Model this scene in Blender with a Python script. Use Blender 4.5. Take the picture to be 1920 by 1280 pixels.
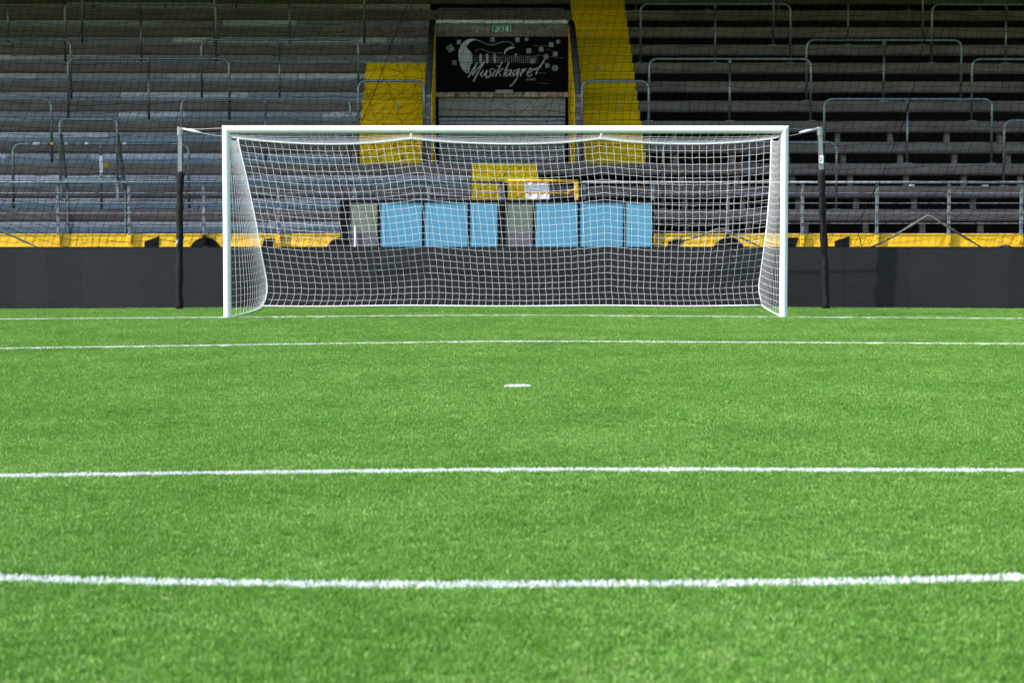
import bpy, bmesh, math, random
import numpy as np
from mathutils import Vector, Matrix
random.seed(7); RNG = np.random.default_rng(7)
R = math.radians
scene = bpy.context.scene
for o in list(bpy.data.objects): bpy.data.objects.remove(o)

# ------------------------------------------------------------------ camera
FPX = 3965.0                      # focal length in pixels of a 1920 px wide picture
CAM = Vector((-0.25, -28.2, 1.451))
PITCH, YAW = math.atan(252/FPX), 46.7/FPX
cd = bpy.data.cameras.new('camera'); cam = bpy.data.objects.new('camera', cd)
scene.collection.objects.link(cam)
cam.location = CAM; cam.rotation_euler = (R(90)-PITCH, 0, -YAW)
cd.sensor_width = 36; cd.lens = FPX/1920*36
cd.clip_start = .1; cd.clip_end = 2000
cd.dof.use_dof = True; cd.dof.focus_distance = 28.3; cd.dof.aperture_fstop = 4.5
scene.camera = cam
# ------------------------------------------------------------------ light
LDIR = Vector((2.6, 1.0, -2.5)).normalized()      # read off the crossbar's shadow on the turf
world = bpy.data.worlds.new('World'); scene.world = world; world.use_nodes = True
wn = world.node_tree.nodes; wl = world.node_tree.links
sky = wn.new('ShaderNodeTexSky'); sky.sky_type = 'NISHITA'; sky.sun_disc = False
sky.sun_elevation = math.asin(-LDIR.z); sky.sun_rotation = math.atan2(-LDIR.x, -LDIR.y)
wn['Background'].inputs[1].default_value = 0.15
wl.new(sky.outputs[0], wn['Background'].inputs[0])
sd = bpy.data.lights.new('sun', 'SUN'); sun = bpy.data.objects.new('sun', sd)
scene.collection.objects.link(sun)
sd.energy = 3.8; sd.angle = R(.53); sd.color = (1, .955, .89)
sun.rotation_euler = LDIR.to_track_quat('-Z', 'Y').to_euler(); sun.location = (-30, -10, 30)
scene.view_settings.view_transform = 'Standard'; scene.view_settings.look = 'None'
scene.view_settings.exposure = 1.25; scene.view_settings.gamma = 1

# ------------------------------------------------------------------ helpers
def tag(o, label=None, cat=None, group=None, kind=None):
    if label: o['label'] = label
    if cat: o['category'] = cat
    if group: o['group'] = group
    if kind: o['kind'] = kind
    return o
def empty(name, loc=(0, 0, 0)):
    o = bpy.data.objects.new(name, None); scene.collection.objects.link(o); o.location = loc
    o.empty_display_size = .1
    return o
fw = Vector((math.sin(YAW)*math.cos(PITCH), math.cos(YAW)*math.cos(PITCH), -math.sin(PITCH)))
rt = Vector((math.cos(YAW), -math.sin(YAW), 0)); up = rt.cross(fw)
def pix(px, py, Y):
    """photo pixel (1920 x 1280) -> point on the vertical plane at distance Y"""
    d = fw + rt*((px-960)/FPX) + up*((640-py)/FPX)
    return CAM + d*((Y-CAM.y)/d.y)
def px_x(px, py, Y): return pix(px, py, Y).x

class MB:
    def __init__(s): s.v = []; s.f = []; s.smooth = False
    def add(s, vs, fs):
        b = len(s.v); s.v += [tuple(v) for v in vs]; s.f += [tuple(b+i for i in f) for f in fs]
    def box(s, x0, x1, y0, y1, z0, z1):
        s.add([(x, y, z) for z in (z0, z1) for y in (y0, y1) for x in (x0, x1)],
              [(0, 2, 3, 1), (4, 5, 7, 6), (0, 1, 5, 4), (2, 6, 7, 3), (0, 4, 6, 2), (1, 3, 7, 5)])
    def bevbox(s, x0, x1, y0, y1, z0, z1, b):
        bm = bmesh.new(); bmesh.ops.create_cube(bm, size=1)
        for v in bm.verts:
            v.co = Vector(((x0+x1)/2+v.co.x*(x1-x0), (y0+y1)/2+v.co.y*(y1-y0), (z0+z1)/2+v.co.z*(z1-z0)))
        bmesh.ops.bevel(bm, geom=bm.edges[:], offset=b, segments=1, affect='EDGES')
        bm.verts.index_update()
        s.add([v.co for v in bm.verts], [[v.index for v in f.verts] for f in bm.faces]); bm.free()
    def prism_x(s, prof, x0, x1):               # profile in (y, z), extruded along x
        n = len(prof)
        s.add([(x0, y, z) for y, z in prof]+[(x1, y, z) for y, z in prof],
              [tuple(range(n)), tuple(range(2*n-1, n-1, -1))]+[(i, i+n, (i+1) % n+n, (i+1) % n) for i in range(n)])
    def poly_y(s, prof, y0, y1):                # outline in (x, z), extruded along y
        n = len(prof)
        s.add([(x, y0, z) for x, z in prof]+[(x, y1, z) for x, z in prof],
              [tuple(range(n)), tuple(range(2*n-1, n-1, -1))]+[(i, i+n, (i+1) % n+n, (i+1) % n) for i in range(n)])
    def tube(s, pts, r, n=8, cap=True):
        pts = [Vector(p) for p in pts]; b = len(s.v); prev = None
        rr = r if isinstance(r, (list, tuple)) else [r]*len(pts)
        for i, p in enumerate(pts):
            t = (pts[min(i+1, len(pts)-1)]-pts[max(i-1, 0)]).normalized()
            a = prev if prev is not None else (Vector((0, 0, 1)) if abs(t.z) < .9 else Vector((0, 1, 0)))
            u = (a-t*a.dot(t)).normalized(); prev = u; w = t.cross(u)
            for k in range(n):
                an = 2*math.pi*(k+.5)/n
                s.v.append(tuple(p+(u*math.cos(an)+w*math.sin(an))*rr[i]))
        for i in range(len(pts)-1):
            for k in range(n):
                s.f.append((b+i*n+k, b+i*n+(k+1) % n, b+(i+1)*n+(k+1) % n, b+(i+1)*n+k))
        if cap:
            s.f.append(tuple(b+k for k in range(n-1, -1, -1)))
            s.f.append(tuple(b+(len(pts)-1)*n+k for k in range(n)))
    def ribbon(s, pts, w, y0, y1):              # flat brush stroke, pts in (x, z), width w or list
        n = len(pts); ws = w if isinstance(w, (list, tuple)) else [w]*n
        L = []; Q = []
        for i, p in enumerate(pts):
            a = Vector(pts[max(i-1, 0)]); c = Vector(pts[min(i+1, n-1)]); t = (c-a).normalized()
            nn = Vector((-t.y, t.x))*ws[i]/2; p = Vector(p); L.append(p+nn); Q.append(p-nn)
        for i in range(n-1):
            s.poly_y([L[i], L[i+1], Q[i+1], Q[i]], y0, y1)
    def build(s, name, mat, parent=None, smooth=False):
        me = bpy.data.meshes.new(name); me.from_pydata(s.v, [], s.f); me.update()
        if mat: me.materials.append(mat)
        if smooth: me.polygons.foreach_set('use_smooth', [True]*len(me.polygons))
        o = bpy.data.objects.new(name, me); scene.collection.objects.link(o)
        if parent is not None:
            o.parent = parent
            o.matrix_parent_inverse = Matrix.Translation(-wloc(parent))
        return o
def wloc(o):
    p = Vector(o.location) if o.type == 'EMPTY' else Vector((0, 0, 0))
    return p
def mesh_np(name, verts, faces, mat, parent=None):
    me = bpy.data.meshes.new(name); nf = len(faces); k = faces.shape[1]
    me.vertices.add(len(verts)); me.vertices.foreach_set('co', np.asarray(verts, np.float32).ravel())
    me.loops.add(nf*k); me.loops.foreach_set('vertex_index', faces.astype(np.int32).ravel())
    me.polygons.add(nf); me.polygons.foreach_set('loop_start', np.arange(0, nf*k, k, dtype=np.int32))
    me.update(calc_edges=True); me.validate(); me.materials.append(mat)
    o = bpy.data.objects.new(name, me); scene.collection.objects.link(o)
    if parent is not None:
        o.parent = parent; o.matrix_parent_inverse = Matrix.Translation(-wloc(parent))
    return o
def strands(name, A, B, r, mat, parent, n=3):
    """many short cords from A[i] to B[i] as one mesh"""
    A = np.asarray(A, float); B = np.asarray(B, float); t = B-A
    t /= np.linalg.norm(t, axis=1)[:, None]+1e-9
    ref = np.where(np.abs(t[:, 2:3]) < .8, [[0, 0, 1.]], [[0, 1., 0]])
    u = np.cross(t, ref); u /= np.linalg.norm(u, axis=1)[:, None]; w = np.cross(t, u)
    V = []
    for P in (A, B):
        for k in range(n):
            a = 2*math.pi*k/n; V.append(P+(u*math.cos(a)+w*math.sin(a))*r)
    V = np.stack(V, 1); N = len(A); base = (np.arange(N)*2*n)[:, None]
    F = [np.concatenate([base+k, base+(k+1) % n, base+n+(k+1) % n, base+n+k], 1) for k in range(n)]
    return mesh_np(name, V.reshape(-1, 3), np.concatenate(F), mat, parent)

# ------------------------------------------------------------------ materials
def nodes(m): return m.node_tree.nodes, m.node_tree.links
def mat(name, col, rough=.6, metal=0., var=.25, scale=6., col2=None, bump=0., bscale=60., spec=.5, stretch=(1, 1, 1), objrand=0.):
    m = bpy.data.materials.new(name); m.use_nodes = True; N, L = nodes(m); b = N['Principled BSDF']
    b.inputs['Roughness'].default_value = rough; b.inputs['Metallic'].default_value = metal
    b.inputs['Specular IOR Level'].default_value = spec
    geo = N.new('ShaderNodeNewGeometry'); mp = N.new('ShaderNodeMapping'); mp.inputs['Scale'].default_value = stretch
    L.new(geo.outputs['Position'], mp.inputs[0])
    nz = N.new('ShaderNodeTexNoise'); nz.inputs['Scale'].default_value = scale; nz.inputs['Detail'].default_value = 6
    nz.inputs['Roughness'].default_value = .65
    L.new(mp.outputs[0], nz.inputs['Vector'])
    cr = N.new('ShaderNodeValToRGB'); L.new(nz.outputs['Fac'], cr.inputs[0])
    c2 = col2 if col2 else tuple(c*(1-var) for c in col)
    c1 = col if col2 else tuple(min(1, c*(1+var*.6)) for c in col)
    cr.color_ramp.elements[0].position = .33; cr.color_ramp.elements[1].position = .68
    cr.color_ramp.elements[0].color = (*c2, 1); cr.color_ramp.elements[1].color = (*c1, 1)
    out = cr.outputs[0]
    if objrand:
        oi = N.new('ShaderNodeObjectInfo'); mr = N.new('ShaderNodeMapRange')
        mr.inputs['To Min'].default_value = 1-objrand; mr.inputs['To Max'].default_value = 1+objrand
        L.new(oi.outputs['Random'], mr.inputs['Value'])
        mx = N.new('ShaderNodeVectorMath'); mx.operation = 'SCALE'
        L.new(out, mx.inputs[0]); L.new(mr.outputs[0], mx.inputs['Scale']); out = mx.outputs[0]
    L.new(out, b.inputs['Base Color'])
    if bump:
        n2 = N.new('ShaderNodeTexNoise'); n2.inputs['Scale'].default_value = bscale; n2.inputs['Detail'].default_value = 4
        L.new(geo.outputs['Position'], n2.inputs['Vector'])
        bp = N.new('ShaderNodeBump'); bp.inputs['Strength'].default_value = bump; bp.inputs['Distance'].default_value = .01
        L.new(n2.outputs['Fac'], bp.inputs['Height']); L.new(bp.outputs[0], b.inputs['Normal'])
    return m
M = {}
M['white'] = mat('white_paint', (.66, .665, .66), .35, var=.07, scale=3, spec=.35)
M['cord'] = mat('white_cord', (.85, .84, .86), .7, var=.05)
M['black_cord'] = mat('black_cord', (.004, .004, .005), .95, var=.2, spec=0.)
M['hem'] = mat('hem_rope', (.16, .15, .14), .9, col2=(.03, .03, .03), scale=25)
M['concrete'] = mat('concrete', (.215, .178, .162), .9, scale=3, col2=(.125, .102, .092), spec=.2, bump=.4, bscale=40, stretch=(.6, 1, 3), objrand=.12)
M['dirty_edge'] = mat('stained_concrete', (.15, .125, .09), .9, col2=(.06, .05, .035), scale=4)
M['galv'] = mat('galvanised_steel', (.22, .29, .335), .55, .45, col2=(.15, .205, .24), scale=5, stretch=(1, 1, 2.5), objrand=.15)
M['galv_rail'] = mat('galvanised_tube', (.27, .32, .35), .42, .8, col2=(.17, .20, .22), scale=14)
M['galv_light'] = mat('galvanised_railing', (.21, .23, .245), .6, .3, col2=(.14, .155, .17), scale=16)
M['alu'] = mat('aluminium', (.27, .285, .29), .5, .6, var=.15, scale=20)
M['yellow'] = mat('yellow_step_paint', (.93, .615, .008), .8, col2=(.80, .515, .008), scale=7, bump=.2, spec=.1, objrand=.17)
M['yellow_wall'] = mat('yellow_wall_paint', (.86, .53, .008), .6, col2=(.72, .41, .008), scale=3, bump=.15)
M['yellow_metal'] = mat('yellow_gate_paint', (.80, .46, .01), .45, col2=(.62, .33, .01), scale=30)
M['black_paint'] = mat('black_paint', (.010, .010, .011), .8, var=.2, spec=.1)
M['rubber'] = mat('black_foam_sleeve', (.012, .0105, .0105), .8, col2=(.006, .0055, .0055), spec=.2, scale=9, bump=.5, bscale=12)
M['black_frame'] = mat('black_frame', (.004, .004, .005), .8, var=.2, spec=.08)
M['blue'] = mat('blue_panel', (.070, .235, .355), .22, var=.10, scale=2.2, stretch=(1, 1, .5), objrand=.04)
M['door_green'] = mat('door_upper', (.085, .11, .075), .5, col2=(.115, .13, .105), scale=9, spec=.3)
M['door_smear'] = mat('door_upper_smeared', (.075, .105, .06), .5, col2=(.17, .18, .16), scale=11, spec=.3)
M['door_grey'] = mat('door_lower', (.065, .065, .075), .5, col2=(.10, .10, .11), scale=10, spec=.3)
M['sign_black'] = mat('sign_black', (.004, .004, .006), .8, var=.3, spec=.06)
M['ink'] = mat('sign_ink', (.56, .58, .60), .8, col2=(.38, .40, .42), scale=40, spec=.1)
M['ink_dim'] = mat('sign_ink_thin', (.32, .33, .35), .8, col2=(.18, .19, .20), scale=40, spec=.1)
M['sticker'] = mat('sticker_print', (.44, .46, .46), .8, col2=(.05, .055, .06), scale=75, spec=.1)
M['sticker_white'] = mat('sticker_white', (.75, .75, .75), .6, var=.15, scale=60)
M['sticker_yellow'] = mat('sticker_yellow', (.50, .38, .02), .7, col2=(.06, .05, .02), scale=30)
M['rope'] = mat('grey_rope', (.42, .42, .44), .8, var=.1)
M['blue_edge'] = mat('blue_panel_edge', (.10, .29, .42), .3, var=.06)
M['green'] = mat('exit_green', (.006, .19, .10), .5, var=.15)
M['rust'] = mat('rust_flaked_beam', (.75, .62, .58), .85, col2=(.16, .085, .06), scale=11, stretch=(1, 1, .4))
M['shutter'] = mat('shutter_grey', (.56, .60, .66), .55, var=.12, scale=3, stretch=(1, 1, 4))
M['lintel'] = mat('grey_lintel', (.42, .42, .40), .8, var=.2, scale=3)
M['dark_timber'] = mat('dark_back_wall', (.02, .018, .016), .9, var=.3)
M['roof'] = mat('roof_steel', (.10, .10, .10), .8, var=.2)
M['sheet'] = mat('white_sheet', (.80, .80, .82), .7, var=.06)
M['rail_dark'] = mat('dark_grey_handrail', (.07, .072, .082), .6, var=.3, scale=12)
M['asphalt'] = mat('asphalt', (.05, .05, .05), .9, var=.3, scale=8)
# chequer plate: raised lozenges, worn bright
def chequer():
    m = mat('chequer_plate', (.46, .45, .47), .27, .85, col2=(.31, .305, .32), scale=14, objrand=.45)
    N, L = nodes(m); b = N['Principled BSDF']
    geo = N.new('ShaderNodeNewGeometry'); sp = N.new('ShaderNodeSeparateXYZ'); L.new(geo.outputs['Position'], sp.inputs[0])
    def mth(op, a, c):
        n = N.new('ShaderNodeMath'); n.operation = op
        for i, q in enumerate((a, c)):
            if q is None: continue
            if isinstance(q, (int, float)): n.inputs[i].default_value = q
            else: L.new(q, n.inputs[i])
        return n.outputs[0]
    s1 = mth('SINE', mth('MULTIPLY', mth('ADD', sp.outputs[0], sp.outputs[2]), 2*math.pi/.048), None)
    s2 = mth('SINE', mth('MULTIPLY', mth('SUBTRACT', sp.outputs[0], sp.outputs[2]), 2*math.pi/.048), None)
    h = mth('MULTIPLY', s1, s2)
    bp = N.new('ShaderNodeBump'); bp.inputs['Strength'].default_value = .8; bp.inputs['Distance'].default_value = .0028
    L.new(h, bp.inputs['Height']); L.new(bp.outputs[0], b.inputs['Normal'])
    return m
M['chequer'] = chequer()
# LED screen: very fine grid of dark pixels
def led():
    m = mat('led_screen', (.0140, .0143, .0165), .6, var=.10, scale=2.5, objrand=.14, spec=.22)
    N, L = nodes(m); b = N['Principled BSDF']
    geo = N.new('ShaderNodeNewGeometry')
    nz = N.new('ShaderNodeTexNoise'); nz.inputs['Scale'].default_value = 1; nz.inputs['Detail'].default_value = 3
    mp = N.new('ShaderNodeMapping'); mp.inputs['Scale'].default_value = (9, 1, 60)
    L.new(geo.outputs['Position'], mp.inputs[0]); L.new(mp.outputs[0], nz.inputs['Vector'])
    old = b.inputs['Base Color'].links[0].from_socket
    mr = N.new('ShaderNodeMapRange'); mr.inputs['To Min'].default_value = .55; mr.inputs['To Max'].default_value = 1.45
    L.new(nz.outputs['Fac'], mr.inputs['Value'])
    sc = N.new('ShaderNodeVectorMath'); sc.operation = 'SCALE'; L.new(old, sc.inputs[0]); L.new(mr.outputs[0], sc.inputs['Scale'])
    L.new(sc.outputs[0], b.inputs['Base Color'])
    return m
M['led'] = led()
def fibre(name, dark, light, yellow, trans=.3, big=True):
    m = bpy.data.materials.new(name); m.use_nodes = True; N, L = nodes(m); b = N['Principled BSDF']
    b.inputs['Roughness'].default_value = .5; b.inputs['Specular IOR Level'].default_value = .16
    oi = N.new('ShaderNodeObjectInfo'); cr = N.new('ShaderNodeValToRGB')
    e = cr.color_ramp.elements; e[0].color = (*dark, 1); e[1].color = (*yellow, 1); e[1].position = 1
    x = e.new(.66); x.color = (*light, 1)
    geo = N.new('ShaderNodeNewGeometry'); nz = N.new('ShaderNodeTexNoise'); nz.inputs['Scale'].default_value = .9; nz.inputs['Detail'].default_value = 5
    L.new(geo.outputs['Position'], nz.inputs['Vector'])
    nf = N.new('ShaderNodeTexNoise'); nf.inputs['Scale'].default_value = 22; nf.inputs['Detail'].default_value = 3
    L.new(geo.outputs['Position'], nf.inputs['Vector'])
    a = N.new('ShaderNodeMath'); a.operation = 'MULTIPLY_ADD'; a.inputs[1].default_value = .62
    av = N.new('ShaderNodeAttribute'); av.attribute_name = 'bv'
    pw = N.new('ShaderNodeMath'); pw.operation = 'MULTIPLY_ADD'; pw.inputs[1].default_value = .35
    sq = N.new('ShaderNodeMath'); sq.operation = 'POWER'; sq.inputs[1].default_value = 1.6; L.new(av.outputs['Fac'], sq.inputs[0])
    L.new(oi.outputs['Random'], pw.inputs[0]); L.new(sq.outputs[0], pw.inputs[2]); L.new(pw.outputs[0], a.inputs[0])
    k = N.new('ShaderNodeMapRange'); k.inputs['From Min'].default_value = .3; k.inputs['From Max'].default_value = .7
    k.inputs['To Min'].default_value = 0; k.inputs['To Max'].default_value = .16
    L.new(nz.outputs['Fac'], k.inputs['Value'])
    k2 = N.new('ShaderNodeMapRange'); k2.inputs['From Min'].default_value = .3; k2.inputs['From Max'].default_value = .7
    k2.inputs['To Min'].default_value = 0; k2.inputs['To Max'].default_value = .16
    L.new(nf.outputs['Fac'], k2.inputs['Value'])
    ad = N.new('ShaderNodeMath'); L.new(k.outputs[0], ad.inputs[0]); L.new(k2.outputs[0], ad.inputs[1])
    L.new(ad.outputs[0], a.inputs[2]); L.new(a.outputs[0], cr.inputs[0])
    L.new(cr.outputs[0], b.inputs['Base Color'])
    tr = N.new('ShaderNodeBsdfTranslucent'); L.new(cr.outputs[0], tr.inputs[0])
    mx = N.new('ShaderNodeMixShader'); mx.inputs[0].default_value = trans
    L.new(b.outputs[0], mx.inputs[1]); L.new(tr.outputs[0], mx.inputs[2]); L.new(mx.outputs[0], N['Material Output'].inputs[0])
    return m
M['turf'] = fibre('turf_fibre', (.036, .118, .011), (.140, .310, .042), (.47, .62, .23))
M['turf_base'] = mat('turf_infill', (.085, .20, .03), .95, spec=0., var=.35, scale=30, bump=.6, bscale=120)
M['line'] = fibre('white_fibre', (.56, .58, .58), (.70, .71, .71), (.78, .79, .79), .25)

# ------------------------------------------------------------------ ground and pitch
def slope(Y): return np.interp(Y, [-60, -22, -16.5, -11, -5.5, 0, 3], [.007, .007, .0075, .009, .010, .0075, .007])
def zg(x, y):
    ax = np.minimum(np.abs(x), 14.)
    dip = np.interp(y, [-20.2, -16.5, -11, -6], [0, -.014, -.014, 0]); tilt = np.interp(y, [-25, -20, -16.5, -5.5, 0], [0, .001, .0035, .0038, 0])
    return -slope(y)*(np.sqrt(ax*ax+.16)-.4)+dip+tilt*np.clip(x, -9, 9)
BOARD_Y = 2.75
mb = MB(); mb.add([(-700, -700, -.30), (700, -700, -.30), (700, 900, -.30), (-700, 900, -.30)], [(0, 1, 2, 3)])
tag(mb.build('ground', M['asphalt']), 'dark flat ground running out beyond the pitch and stand', 'ground', kind='structure')
xs = np.array([-200, -80, -40, -25, -18]+list(np.arange(-14, 14.01, .5))+[18, 25, 40, 80, 200.])
ys = np.array([-200, -120, -60, -40, -30]+list(np.arange(-25, 2.01, .75))+[2.8, 3.2, 4.0])
X, Y = np.meshgrid(xs, ys); V = np.stack([X, Y, zg(X, Y)], -1).reshape(-1, 3)
nx, ny = len(xs), len(ys); ii = (np.arange(ny-1)[:, None]*nx+np.arange(nx-1)).ravel()
F = np.stack([ii, ii+1, ii+1+nx, ii+nx], 1)
tag(mesh_np('pitch', V, F, M['turf_base']), 'green artificial turf football pitch in front of the stand', 'pitch', kind='structure')
mb = MB(); mb.box(-60, 60, 4.0, 40, -.12, -.04)
tag(mb.build('apron', M['asphalt']), 'dark asphalt strip behind the perimeter boards', 'pavement', kind='structure')

def blade_value(o):
    n = len(o.data.polygons)//2; r_ = RNG.uniform(0, 1, n).astype(np.float32)
    at = o.data.attributes.new('bv', 'FLOAT', 'FACE'); at.data.foreach_set('value', np.concatenate([r_, r_])); return o
def blades(P, h, w, lean, spread_seed=0):
    """one tapered, leaning blade at each point; two quads each -> verts, quads"""
    n = len(P); a = RNG.uniform(0, 2*math.pi, n); az = RNG.uniform(0, 2*math.pi, n); ln = RNG.uniform(.1, 1, n)*lean
    hh = RNG.uniform(.65, 1.15, n)*h
    d = np.stack([np.cos(a), np.sin(a), 0*a], 1)*(w/2)
    l1 = np.stack([np.cos(az)*np.sin(ln*.6), np.sin(az)*np.sin(ln*.6), np.cos(ln*.6)], 1)*(hh*.55)[:, None]
    l2 = np.stack([np.cos(az)*np.sin(ln*1.5), np.sin(az)*np.sin(ln*1.5), np.cos(ln*1.5)], 1)*(hh*.5)[:, None]
    V = np.stack([P-d, P+d, P+l1-d*.9, P+l1+d*.9, P+l1+l2-d*.35, P+l1+l2+d*.35], 1)
    b = (np.arange(n)*6)[:, None]
    F = np.concatenate([b+np.array([[0, 1, 3, 2]]), b+np.array([[2, 3, 5, 4]])])
    return V.reshape(-1, 3), F
LW = .125
def line_obj(name, pts, label, dens=19000):
    v, f = blades(pts, .0145, .0055, .9)
    return tag(blade_value(mesh_np(name, v, f, M['line'])), label, 'pitch line', kind='structure')
def straight(Y, x0, x1, dens=19000):
    n = int((x1-x0)*LW*dens); x = RNG.uniform(x0, x1, n); y = Y+RNG.uniform(-LW/2, LW/2, n)
    return np.stack([x, y, zg(x, y)+.001], 1)
line_obj('goal_line', straight(0, -10.5, 10.5), 'thin white goal line running under the goal posts')
line_obj('goal_area_line', straight(-5.5, -9.16, 9.16), 'white goal area line, first line in front of the goal')
line_obj('penalty_area_line', straight(-16.5, -8, 8), 'white penalty area line just beyond the curved arc')
n = 22000; an = RNG.uniform(R(218), R(322), n); rr = 9.15+RNG.uniform(-LW/2, LW/2, n)
x = rr*np.cos(an); y = -11+rr*np.sin(an); k = y < -16.5-.06
line_obj('penalty_arc', np.stack([x, y, zg(x, y)+.001], 1)[k], 'curved white penalty arc nearest the camera')
n = 1500; an = RNG.uniform(0, 2*math.pi, n); rr = .11*np.sqrt(RNG.uniform(0, 1, n)); x = rr*np.cos(an); y = -11+rr*np.sin(an)
line_obj('penalty_spot', np.stack([x, y, zg(x, y)+.001], 1), 'small round white penalty spot alone on the turf')

# turf fibres: tufts instanced on points
tufts = bpy.data.collections.new('turf_tufts')
for i in range(7):
    n = 60; a = RNG.uniform(0, 2*math.pi, n); r_ = .05*np.sqrt(RNG.uniform(0, 1, n))
    v, f = blades(np.stack([r_*np.cos(a), r_*np.sin(a), 0*a], 1), .0185, .0034, .95)
    o = blade_value(mesh_np('turf_tuft', v, f, M['turf'])); scene.collection.objects.unlink(o); tufts.objects.link(o)
P = []
for Y0 in np.arange(-23.6, BOARD_Y+.02, .5):
    z = Y0+28.2; hw = z*.25+2.1; dens = 400 if z > 14 else 620
    n = int(dens*2*hw*.5)
    x = RNG.uniform(-hw, hw, n)+.05; y = RNG.uniform(Y0, min(Y0+.5, BOARD_Y+.02), n); P.append(np.stack([x, y], 1))
P = np.concatenate(P); x, y = P.T; g = .102
on = np.zeros(len(P), bool)
for L0 in (0, -5.5, -16.5): on |= np.abs(y-L0) < g
on |= (np.abs(np.hypot(x, y+11)-9.15) < g) & (y < -16.5); on |= np.hypot(x, y+11) < .13
P = P[~on]; x, y = P.T
me = bpy.data.meshes.new('turf_grass'); me.vertices.add(len(P))
me.vertices.foreach_set('co', np.stack([x, y, zg(x, y)], 1).astype(np.float32).ravel())
at = me.attributes.new('rz', 'FLOAT', 'POINT'); at.data.foreach_set('value', RNG.uniform(0, 6.283, len(P)).astype(np.float32))
at = me.attributes.new('sc', 'FLOAT', 'POINT'); at.data.foreach_set('value', RNG.uniform(.8, 1.2, len(P)).astype(np.float32))
me.update(); turf = bpy.data.objects.new('turf_grass', me); scene.collection.objects.link(turf)
tag(turf, 'short green artificial grass fibres covering the pitch', 'grass', kind='stuff')
ng = bpy.data.node_groups.new('turf', 'GeometryNodeTree')
ng.interface.new_socket('Geometry', in_out='INPUT', socket_type='NodeSocketGeometry')
ng.interface.new_socket('Geometry', in_out='OUTPUT', socket_type='NodeSocketGeometry')
gi = ng.nodes.new('NodeGroupInput'); go = ng.nodes.new('NodeGroupOutput'); iop = ng.nodes.new('GeometryNodeInstanceOnPoints')
ci = ng.nodes.new('GeometryNodeCollectionInfo'); ci.inputs['Collection'].default_value = tufts
ci.inputs['Separate Children'].default_value = True; ci.inputs['Reset Children'].default_value = True
iop.inputs['Pick Instance'].default_value = True
def nattr(nm):
    n = ng.nodes.new('GeometryNodeInputNamedAttribute'); n.data_type = 'FLOAT'; n.inputs['Name'].default_value = nm
    return n.outputs['Attribute']
cx = ng.nodes.new('ShaderNodeCombineXYZ'); ng.links.new(nattr('rz'), cx.inputs['Z'])
ng.links.new(gi.outputs[0], iop.inputs['Points']); ng.links.new(ci.outputs[0], iop.inputs['Instance'])
ng.links.new(cx.outputs[0], iop.inputs['Rotation']); ng.links.new(nattr('sc'), iop.inputs['Scale'])
ng.links.new(iop.outputs[0], go.inputs[0])
md = turf.modifiers.new('turf', 'NODES'); md.node_group = ng

# ------------------------------------------------------------------ stand
RISE, RUN, Y0S, H0S = .40, .73, 6.8, 1.01
def YK(k): return Y0S+RUN*k
def HK(k): return H0S+RISE*k
stand = empty('grandstand', (0, 6.8, 0))
tag(stand, 'roofed football stand of stepped concrete terraces with yellow stairs behind the goal', 'grandstand')
NROW = 14
XL0, XL1, XR0, XR1 = -2.56, -1.40, 1.46, 2.56            # left and right yellow stairs
VL, VR = -1.40, 1.46                                     # entrance opening between them
prof = [(0, 0), (0, -.17), (.035, -.203), (.14, -.203), (.14, -.10), (.80, -.10), (.80, 0)]
def beam(k, x0, x1):
    m = MB(); m.prism_x([(y+YK(k), z+HK(k)) for y, z in prof], x0+.004, x1-.004)
    o = m.build('concrete_step', M['concrete'], stand)
    return o
EDGES_L = [-21.5, -15.5, -9.5, -3.5]; EDGES_R = [3.5, 9.5, 15.5, 21.5]
for k in range(1, NROW):
    runs = list(zip(EDGES_L[:-1], EDGES_L[1:]))+list(zip(EDGES_R[:-1], EDGES_R[1:]))
    if k <= 3: runs += [(-3.5, 0), (0, 3.5)]
    elif k < 11:
        runs += [(-3.5, XL1 if k >= 8 else XL0), (XR1, 3.5)]
    else: runs += [(-3.5, 0), (0, XR0), (XR1, 3.5)]
    for a, b in runs: beam(k, a, b)
# front parapet painted yellow (lower part hidden by the boards), its coping is row 0
fas = []
for a, b in zip([-21.5, -15.5, -9.5, -3.5, 3.5, 9.5, 15.5], [-15.5, -9.5, -3.5, 3.5, 9.5, 15.5, 21.5]):
    m = MB(); m.prism_x([(6.8, -.2), (6.8, HK(0)-.012), (6.81, HK(0)-.003), (6.86, HK(0)-.003), (6.86, -.2)], a+.003, b-.003)
    fo = m.build('parapet_panel', M['yellow_wall'], stand); fas.append((a, b, fo))
    m = MB(); m.prism_x([(6.861, HK(0)-.16), (6.861, HK(0)), (7.6, HK(0)), (7.6, HK(0)-.12), (7.0, HK(0)-.12), (7.0, HK(0)-.16)], a+.003, b-.003); m.build('concrete_step', M['concrete'], stand)
    m = MB(); m.box(a+.003, b-.003, 6.786, 6.799, .70, .806); m.build('parapet_ledge', M['yellow_wall'], stand)
def fascia_of(x):
    for a, b, o in fas:
        if a <= x < b: return o
def numeral(poly):
    q = [pix(a, b, 6.797) for a, b in poly]; m = MB(); m.poly_y([(p.x, p.z) for p in q], 6.782, 6.7995)
    m.build('numeral', M['black_paint'], fascia_of(q[0].x))
numeral([(271, 453), (298, 443), (298, 520), (271, 520)])
numeral([(495, 447), (515, 447), (500, 520), (480, 520)])
numeral([(1253, 453), (1278, 445), (1262, 520), (1236, 520)])
numeral([(1478, 445), (1497, 445), (1472, 520), (1453, 520)])
numeral([(1565, 452), (1592, 443), (1592, 520), (1565, 520)])
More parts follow.
